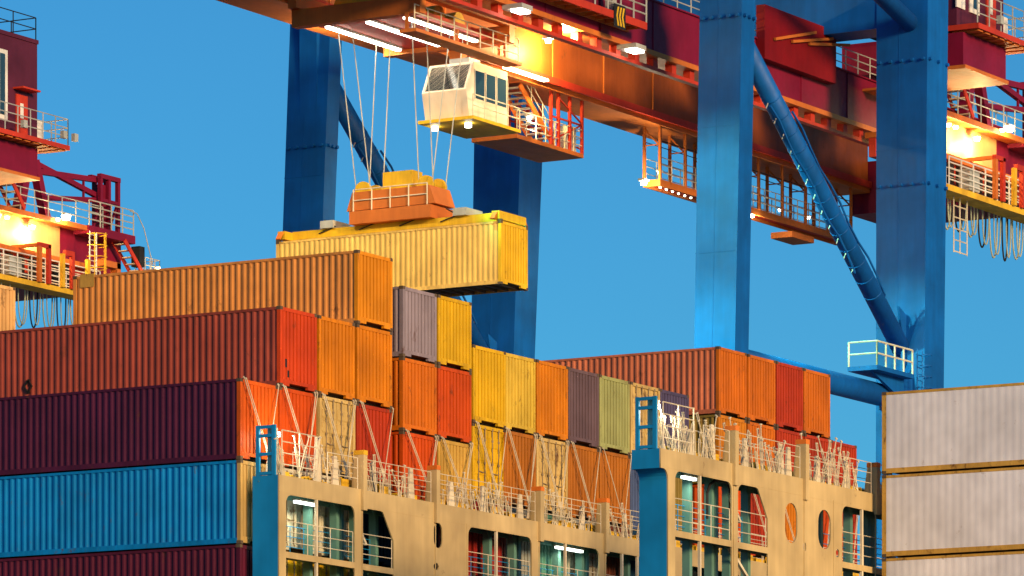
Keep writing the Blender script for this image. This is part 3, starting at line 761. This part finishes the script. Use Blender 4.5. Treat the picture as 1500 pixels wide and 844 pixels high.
# ---- stair tower hanging below the far girder
zf = P(855, 226, L=GF).z
x1 = Ex(855, GF); x0 = x1-3.2
st = MB().box(x0-3.5, x1, GF, GF+2.6, zf-.2, zf).build('stair_tower', M['corange'], crane)
for e in (x0, x0+.75, x1-1.3, x1-.06):
    for yy in (GF+.07, GF+2.5):
        MB().box(e-.07, e+.07, yy-.07, yy+.07, zf, HB).build('tower_post', M['cred'], st)
b = MB()
for yy in (GF+.07, GF+2.5):
    b.bar((x0, yy, zf+.2), (x1, yy, HB-1.2), .07); b.bar((x0+.7, yy, HB-.2), (x1, yy, HB-1.2), .07); b.bar((x0, yy, HB-1.25), (x1, yy, HB-1.25), .08)
b.bar((x1, GF+.07, zf+.2), (x1, GF+2.5, HB-1.2), .07)
b.build('tower_bracing', M['cred'], st)
railing([(x0-3.4, GF+.05, zf), (x1, GF+.05, zf), (x1, GF+2.5, zf)], 1.2, 3, .9, .03, M['rail'], st)
b = MB(); 
a = Vector((x0-2.6, GF+.9, HB-.1)); c = Vector((x0+.8, GF+.9, zf+.1))
for dy in (-.55, .55): b.bar(a+Vector((0,dy,0)), c+Vector((0,dy,0)), .09, .3)
b.build('stair_stringer', M['corange'], st)
me = MB().box(-.16, .16, -.5, .5, -.03, .03).mesh('stair_tread')
for k in range(12):
    p = a.lerp(c, (k+.5)/12); h_ = part('stair_tread', me, M['galv'], st); h_.matrix_parent_inverse = world(st).inverted(); h_.location = p
railing([a+Vector((0,-.55,.1)), c+Vector((0,-.55,.1))], 1.0, 2, 1.5, .03, M['rail'], st)
e = Ex(838, GF+.3); MB().box(e-.4, e+.5, GF+.35, GF+.8, zf+.05, zf+1.35).build('switch_cabinet', M['white'], st)
lamp(775, 173, L=GF+.3, r=.12, energy=150, parent=st)

# ================= trolley, spreader and hanging container
TE = 207.3; TL = (GN+GF+1.4)/2
tr = empty('crane_trolley', (TE, TL, HB-1), 'crane trolley with machinery frame running under the red girders', 'trolley')
for ee in (TE-4.2, TE+3.8): MB().box(ee, ee+.5, GN+1.4, GF-.3, HB-1.1, HB-.3).build('cross_beam', M['corange'], tr)
for yy in (GN+1.5, GF-.8): MB().box(TE-4.6, TE+4.7, yy, yy+.45, HB-.29, HB+.3).build('side_beam', M['corange'], tr)
MB().box(TE-3.6, TE+3.7, GN+2, GF-.9, HB-.9, HB-.75).build('machinery_floor', M['cred'], tr)
for k in range(4):
    MB().tube((TE-2.8+1.8*k, TL-1.6, HB-.2), (TE-2.8+1.8*k, TL+1.6, HB-.2), .5, 16).build('hoist_drum', M['yellow'], tr, smooth=True)
railing([(TE-4.6, GN+1.45, HB-1.9), (TE+4.7, GN+1.45, HB-1.9)], 1.1, 3, 1.2, .03, M['rail'], tr)
MB().box(TE-4.7, TE+4.8, GN+1.3, GN+2.2, HB-2.05, HB-1.9).build('side_walkway', M['corange'], tr)
for ee in (TE-4.4, TE, TE+4.4): MB().box(ee-.06, ee+.06, GN+1.9, GN+2.05, HB-1.9, HB-1.1).build('walkway_hanger', M['corange'], tr)
for yy in (TL-2.2, TL-.2, TL+2.0):
    fx = MB().box(TE-3.3, TE+3.2, yy-.16, yy+.16, HB-1.0, HB-.901).build('lamp_fitting', M['galv'], tr)
    MB().box(TE-3.2, TE+3.1, yy-.11, yy+.11, HB-1.09, HB-1.001).build('strip_lamp', M['lamp_white'], fx)
# operator cab
cx, cy, cz = TE+4.4, TL-1.0, HB-4.6
MB().box(cx-.2, cx+.4, cy+.3, cy+.9, cz+2.6, HB-.8).build('cab_hanger', M['corange'], tr)
cab = MB().prism([(cx-1.9, cz), (cx+1.6, cz), (cx+1.6, cz+2.6), (cx-1.5, cz+2.6), (cx-2.2, cz+1.2)], 'y', cy-1.2, cy+1.2).build('operator_cab', M['cream'], tr)
for k in range(3):
    w_ = MB().box(cx-1.4+k*1.0, cx-.55+k*1.0, cy-1.215, cy-1.201, cz+.9, cz+2.2).build('window', M['glass'], cab)
MB().add([(cx-2.16,cy-1.05,cz+1.28),(cx-2.16,cy+1.05,cz+1.28),(cx-1.56,cy+1.05,cz+2.48),(cx-1.56,cy-1.05,cz+2.48)], [(0,3,2,1)]).build('window', M['glass'], cab)
MB().box(cx-.9, cx+.1, cy-.6, cy+.5, cz+2.601, cz+2.95).build('roof_unit', M['galv'], cab)
for k in range(4): MB().box(cx-1.46+k*1.0, cx-1.40+k*1.0, cy-1.24, cy-1.216, cz+.85, cz+2.25).build('window_bar', M['galv'], cab)
MB().bar((cx-2.2, cy-.3, cz+1.3), (cx-1.75, cy+.2, cz+2.3), .03, .05).build('wiper', M['black'], cab)
for yy in (-.9, .9): MB().tube((cx-1.5, cy+yy, cz-.45), (cx-1.5, cy+yy, cz-.26), .16, 10).build('cab_lamp', M['lamp_white'], cab)
MB().box(cx-2.4, cx+2.0, cy-1.7, cy+1.3, cz-.25, cz-.1).build('cab_platform', M['yellow'], tr)
railing([(cx-2.35, cy-1.65, cz-.1), (cx+1.95, cy-1.65, cz-.1)], 1.0, 2, 1.1, .03, M['rail'], tr)
# container and spreader
hc = P(750, 327, L=TL-CL/2)
YE, YH = TE-1.22, hc.z-ZC
yc = container(YE, TL-CL/2, YH-2.9, 2.9, (.92,.60,.16), 'yellow container hanging from the crane above the stacks', endcol=(.95,.58,.02), group=None, name='shipping_container')
if 'group' in yc: del yc['group']
zt = ZC+YH
spd = empty('spreader', (TE, TL, zt), 'yellow lifting spreader with headblock gripping the hanging yellow container', 'spreader')
MB().box(TE-.55, TE+.55, TL-5.6, TL+5.6, zt+.12, zt+.5).build('telescopic_beam', M['yellow'], spd)
for yy in (TL-6.0, TL+5.6): MB().box(TE-1.22, TE+1.22, yy, yy+.4, zt+.08, zt+.46).build('end_beam', M['yellow'], spd)
for sx in (-1, 1):
    for sy in (-1, 1):
        MB().box(TE+sx*1.13-.09, TE+sx*1.13+.09, TL+sy*6.0-.1, TL+sy*6.0+.1, zt-.02, zt+.079).build('twistlock', M['casting'], spd)
        MB().bar((TE+sx*1.23, TL+sy*5.8, zt+.4), (TE+sx*1.5, TL+sy*5.8, zt+.05), .25, .06).build('flipper', M['olash'], spd)
MB().box(TE-1.0, TE+1.0, TL-2.2, TL+2.2, zt+.51, zt+1.1).build('centre_frame', M['corange'], spd)
hb_ = MB().prism([(TL-2.4, zt+1.15), (TL+2.4, zt+1.15), (TL+2.1, zt+2.0), (TL-2.1, zt+2.0)], 'x', TE-.9, TE+.9).build('headblock', M['corange'], spd)
for sx in (-1, 1):
    for sy in (-1, 1):
        MB().tube((TE+sx*.45, TL+sy*1.7, zt+2.1), (TE+sx*.65, TL+sy*1.7, zt+2.1), .42, 16).build('sheave', M['yellow'], hb_, smooth=True)
        for d in (-.38, .38):
            MB().tube((TE+sx*.55, TL+sy*1.7+d, zt+2.1), (TE+sx*1.7, TL+sy*2.0+d, HB-.8), .028, 5).build('hoist_rope', M['galv'], hb_)
b = MB(); railing([(TE-.95, TL-2.0, zt+1.1), (TE-.95, TL+2.0, zt+1.1)], 1.0, 2, 1, .03, M['rail'], spd)
for k in range(4):
    yy = TL-3.4+k*2.2; MB().path([(TE-.6, yy+.6*math.sin(t)*1.0, zt+.55+.35*math.sin(t*1.0)) for t in [math.pi*j/8 for j in range(9)]]+[(TE-.62, yy+.9, zt+.3)], .03, 5).build('hose', M['black'], spd)
for sy in (-1, 1): MB().box(TE-.75, TE+.75, TL+sy*3.6-.35, TL+sy*3.6+.35, zt+.501, zt+.85).build('hydraulic_box', M['galv'], spd)
MB().box(TE-.3, TE+.6, TL-.8, TL+.8, zt+2.0, zt+2.9).build('cable_basket', M['yellow'], spd)

# ================= ends of the two neighbouring cranes
def crane_head(O, root, full):
    """O: world point of local (0,0,0); e to +x, l to +y, h to +z"""
    O = Vector(O); K = KH
    def bx(n, m, e0, e1, l0, l1, h0, h1, par=None): return MB().box(O.x+e0*K, O.x+e1*K, O.y+l0*K, O.y+l1*K, O.z+h0*K, O.z+h1*K).build(n, M[m], par or root)
    def V(e, l, h): return O+Vector((e, l, h))*K
    tail = -1 if full else 1
    ex0 = -80 if full else -7; ex1 = 7.3
    # main lit wall and beams
    if full:
        g = bx('girder', 'cmaroon', ex0, ex1, .8, 1.9, -1.9, -.1)
        bx('girder', 'cmaroon', ex0, ex1, 7.6, 8.8, -1.9, -.1)
    else: g = gN
    bx('walkway_edge', 'corange', ex0, ex1, 0, .1, -.22, .02, g)
    bx('walkway_floor', 'corange', ex0, ex1, .1, .9, -.15, -.05, g)
    bx('lower_beam', 'corange', ex0, 7.2, -.2, .68, -2.12, -1.88, g)
    bx('wall_panel', 'tanwall', -8 if full else -.9, 5.95, .74 if full else .758, .795, -1.87, -.12, g)
    lo_ = bx('festoon_rail', 'cred', ex0, 7.2, .2, .5, -2.9, -2.1, g)
    for k in range(9):
        bx('festoon_carrier', 'black', -2.2+k*.95, -1.8+k*.95, .0, .18, -3.0, -2.2, lo_)
    # catwalk with white rail
    cwk = bx('catwalk', 'ycap', ex0 if tail < 0 else -3.2, 6.6, -1.3, -.3, -3.85, -3.6)
    railing([V(-3 if tail > 0 else -6, -1.25, -3.6), V(6.5, -1.25, -3.6)], 1.50, 5, 1.44, .04, M['white'], cwk)
    railing([V(-3 if tail > 0 else -6, -.35, -3.6), V(6.5, -.35, -3.6)], 1.32, 3, 1.88, .03, M['white'], cwk)
    for e, m, top in ((1.3,'corange',-1.9),(2.05,'cred',-1.75),(3.2,'ycap',-2.0),(4.0,'cred',-2.05),(5.3,'ycap',-2.0)):
        bx('hanger_post', m, e-.11, e+.11, -1.45, -1.28, -3.6, top, cwk)
    bx('post_head', 'cred', 1.19, 2.16, -1.45, -1.28, -1.9, -1.72, cwk); bx('post_head', 'cred', 3.35, 4.11, -1.45, -1.28, -2.05, -1.8, cwk)
    bx('post_arm', 'corange', 1.2, 1.4, -1.27, .9, -1.9, -1.75, cwk)
    bx('motor_box', 'galv', -.9, .1, -1.2, -.7, -3.5, -2.6, cwk)
    # caged ladder
    b = MB(); x0 = 6.0
    for e in (x0, x0+.55): b.tube(V(e, -1.0, -4.0), V(e, -1.0, -.5), .05, 6)
    for k in range(14): b.tube(V(x0, -1.0, -3.9+.25*k), V(x0+.55, -1.0, -3.9+.25*k), .03, 5)
    ld = b.build('ladder', M['white'], root)
    b = MB()
    for k in range(6):
        h = -3.4+.55*k; ring = [V(x0+.27+.5*math.cos(t), -1.0-.75*abs(math.sin(t)), h) for t in [math.pi*j/6 for j in range(7)]]
        b.path(ring, .03, 5)
    for t in (.5, 1.57, 2.6): b.tube(V(x0+.27+.5*math.cos(t), -1.0-.75*math.sin(t), -3.6), V(x0+.27+.5*math.cos(t), -1.0-.75*math.sin(t), -.6), .03, 5)
    b.build('ladder_cage', M['ycap'], ld)
    # upper railing and stairs
    railing([V(-4, .05, .02), V(8.6, .05, .02)], 1.38, 3, 1.50, .035, M['galv'], root)
    b = MB()
    a, c = V(.2, .4, 2.2), V(2.0, .4, .1)
    for dy in (-.4, .4): b.bar(a+Vector((0,dy*K,0)), c+Vector((0,dy*K,0)), .08, .28)
    sg = b.build('stair_stringer', M['cred'], root)
    for k in range(7):
        p = a.lerp(c, (k+.5)/7); MB().box(p.x-.2, p.x+.2, p.y-.47, p.y+.47, p.z-.05, p.z+.02).build('stair_tread', M['rail'], sg)
    # end part: maroon box, walkway, stair and lower deck
    eb = bx('end_box', 'cmaroon', 7.32, 11.4, .9, 8.6, -2.6, -.3)
    bx('end_walkway', 'cmaroon', 7.2, 11.2, -.1, .9, -.35, .05, eb)
    railing([V(7.3, -.05, .05), V(11.1, -.05, .05)], 1.56, 4, 1.25, .04, M['galv'], eb)
    bx('small_frame', 'corange', 7.7, 9.2, -.6, -.2, -1.9, -1.6, eb); bx('small_frame', 'corange', 8.9, 9.2, -.6, -.2, -3.2, -1.61, eb)
    b = MB(); a, c = V(10.2, .2, -.3), V(12.1, .2, -2.0)
    for dy in (-.35, .35): b.bar(a+Vector((0,dy*K,0)), c+Vector((0,dy*K,0)), .08, .28)
    sg = b.build('stair_stringer', M['cred'], root)
    for k in range(6):
        p = a.lerp(c, (k+.5)/6); MB().box(p.x-.17, p.x+.17, p.y-.33, p.y+.33, p.z-.04, p.z+.02).build('stair_tread', M['rail'], sg)
    b = MB(); b.path([V(10.6,-.2,1.2), V(11.2,-.2,1.15), V(11.8,-.2,.5), V(12.3,-.2,-.6), V(12.6,-.2,-1.2)], .035, 6); b.build('stair_rail', M['galv'], sg)
    dk = bx('end_deck', 'corange', 10.4, 12.7, -.6, 1.0, -2.35, -2.1)
    railing([V(11.4, -.55, -2.1), V(12.65, -.55, -2.1), V(12.65, .9, -2.1)], 1.38, 3, 0.62, .03, M['galv'], dk)
    bx('equipment_box', 'black', 12.0, 12.45, .2, .7, -1.3, -.3, dk)
    bx('deck_beam', 'cred', 9.2, 12.9, -.4, .5, -2.9, -2.36, dk)
    def bu(n, m, e0, e1, l0, l1, h0, h1, par=None): return bx(n, m, e0-3.7, e1-3.7, l0-1.8, l1-1.8, h0-.68, h1-.68, par)
    EU = -8 if full else -1.6
    def VU(e, l, h): return V(e-3.7, l-1.8, h-.68)
    # cross beam, underside light put into its orange flange colour, and the machinery house on it
    cbm = bu('cross_beam', 'cmaroon', EU, 2.55, -1.2, 4.4, 1.55, 2.9)
    bu('beam_flange', 'corange', EU, 2.62, -1.3, 2.0, 1.40, 1.548, cbm)
    pf = bu('house_platform', 'cred', EU, 4.2, -1.9, 1.9, 3.0, 3.22)
    for k in range(8): bu('grating_frame', 'corange', -1.4+.7*k, -.95+.7*k, -1.8, -.6, 2.93, 2.998, pf)
    railing([VU(EU, -1.85, 3.22), VU(4.1, -1.85, 3.22), VU(4.1, 1.0, 3.22)], 1.56, 3, 1.31, .035, M['galv'], pf)
    bu('white_locker', 'white', 3.0, 3.6, -.8, -.3, 3.22, 4.4, pf)
    hs = bu('machinery_house', 'house', EU, 2.95, -.9, 3.5, 3.23, 7.9)
    bu('roof_edge', 'house', EU, 3.0, -.95, 3.55, 7.91, 8.1, hs)
    railing([VU(EU, -.85, 8.1), VU(2.9, -.85, 8.1), VU(2.9, 3.4, 8.1)], 1.32, 2, 2.12, .035, M['black'], hs)
    wf = bu('window_frame', 'white', -.42, .5, -.96, -.901, 3.95, 7.2, hs); bu('pane', 'glass', -.12, .28, -.975, -.961, 4.15, 7.0, wf)
    wf = bu('window_frame', 'white', EU-.1, -.9, -.96, -.901, 3.95, 7.2, hs); bu('pane', 'blueglass', EU, -1.2, -.975, -.961, 4.4, 7.0, wf)
    dr = bu('door', 'cred', 1.2, 2.1, -.96, -.901, 3.35, 5.3, hs); bu('door_window', 'white', 1.5, 1.75, -.975, -.961, 4.2, 4.9, dr); bu('door_canopy', 'cred', 1.0, 2.4, -1.5, -.901, 5.5, 5.58, hs)
    for e in (.5, 3.7, 4.6):
        bu('work_lamp', 'galv', e-.15, e+.15, -2.0, -1.8, 3.5, 3.85, pf)
    # A frame and the gantry behind
    af = MB().bar(V(3.0, .6, 2.7), V(2.3, .6, 0), .55, .6).bar(V(3.6, .6, 2.7), V(4.6, .6, -.1), .5, .5); af.build('a_frame', M['cmaroon'], root)
    ft = MB()
    ft.bar(V(3.6, .6, 2.2), V(8.7, .5, 2.5), .3, .32).bar(V(4.2, .6, 1.0), V(8.6, .5, 1.5), .3, .3).bar(V(3.6,.6,2.6), V(8.6,.5,1.75), .28, .3).bar(V(7.6,.5,1.45), V(7.6,.5,2.4), .12, .12)
    ft.build('tie_frame', M['cmaroon'], root)
    tw = MB()
    for (e, l) in ((8.6,.2),(9.3,.2),(10.1,.2),(8.9,.75),(9.9,.75)): tw.bar(V(e, l, .05), V(e, l, 2.66), .24, .24)
    tw.bar(V(8.5,.2,2.66), V(10.2,.2,2.66), .3, .28); tw.bar(V(8.5,.75,2.66), V(10.0,.75,2.66), .3, .25); tw.bar(V(8.0,.2,.1), V(8.6,.2,1.6), .16, .16); tw.bar(V(8.6,.2,1.5), V(10.1,.2,1.5), .2, .2); tw.bar(V(9.3,.2,.1), V(10.1,.2,1.5), .14, .14)
    tw.bar(V(9.0,.5,.1), V(9.0,.5,2.3), .5, .5)
    tw.build('rope_tower', M['cmaroon'], root)
    # hanging cable loops below the catwalk
    for k in range(7):
        e = -1.0+1.15*k; r = random.uniform(.28, .5); dep = random.uniform(1.2, 2.0)
        pts = [V(e-r*math.cos(t), -.2, -3.8-dep*math.sin(t)**.8) for t in [math.pi*j/12 for j in range(13)]]
        MB().path(pts, .05, 6).build('cable_loop', M['black'] if k % 2 else M['cable'], cwk)
        pts = [V(e+.06-r*.85*math.cos(t), -.35, -3.8-dep*.93*math.sin(t)**.8) for t in [math.pi*j/12 for j in range(13)]]
        MB().path(pts, .04, 6).build('cable_loop', M['cable'], cwk)
    # hanging caged ladder
    b = MB(); x0 = -1.6
    for e in (x0, x0+.6, x0+1.3): b.tube(V(e, -.8, -6.2), V(e, -.8, -3.7), .035, 5)
    for k in range(6): b.tube(V(x0, -.8, -6.15+.48*k), V(x0+1.3, -.8, -6.15+.48*k), .035, 5)
    b.build('hanging_ladder', M['rail'], cwk)
    # lamps and their light
    for e, l, h, en, r in ((5.0, -.3, .05, 260, .3), (4.4, -.25, -.12, 0, .14), (.5, .45, -.42, 120, .16), (1.2, .45, -.42, 120, .16), (3.1, .35, -.62, 1100, .2), (12.3, -.7, -1.45, 60, .13), (-1.2, .45, -.42, 160, .16)):
        p = V(e, l, h)
        hh = MB().box(p.x-r, p.x+r, p.y-.1, p.y+.1, p.z+r*.5, p.z+r*.9).build('floodlight', M['galv'], root)
        MB().tube(p+Vector((0,0,-r*.4)), p+Vector((0,0,r*.49)), r*.7, 10, r).build('lamp_glass', M['lamp_warm' if h < -.1 else 'lamp_white'], hh)
        if en:
            ld_ = bpy.data.lights.new('lamp_light', 'POINT'); ld_.energy = en; ld_.color = (1,.72,.3); ld_.shadow_soft_size = .1
            lo = bpy.data.objects.new('lamp_light', ld_); COL.objects.link(lo); lo.location = p+Vector((0,-.25,-.3))
    if full:
        for e in (213.5, 232.5):
            for l in (-7.5, 17): MB().box(e, e+1.6, O.y+l, O.y+l+2.4, 3.2, O.z+10).build('leg', M['cblue'], root)
            MB().box(e+.1, e+1.5, O.y-5.09, O.y+16.99, O.z+3, O.z+6).build('portal_beam', M['cblue'], root)
    return root
O1 = P(0, 300, L=185.0)
crane2 = empty('ship_to_shore_crane', (O1.x-30, O1.y+5, 3.2), 'red crane with machinery house and hanging cables at the left edge', 'crane')
crane_head(O1, crane2, True)
crane_head(O2, crane, False)
print('objects', len(bpy.data.objects))
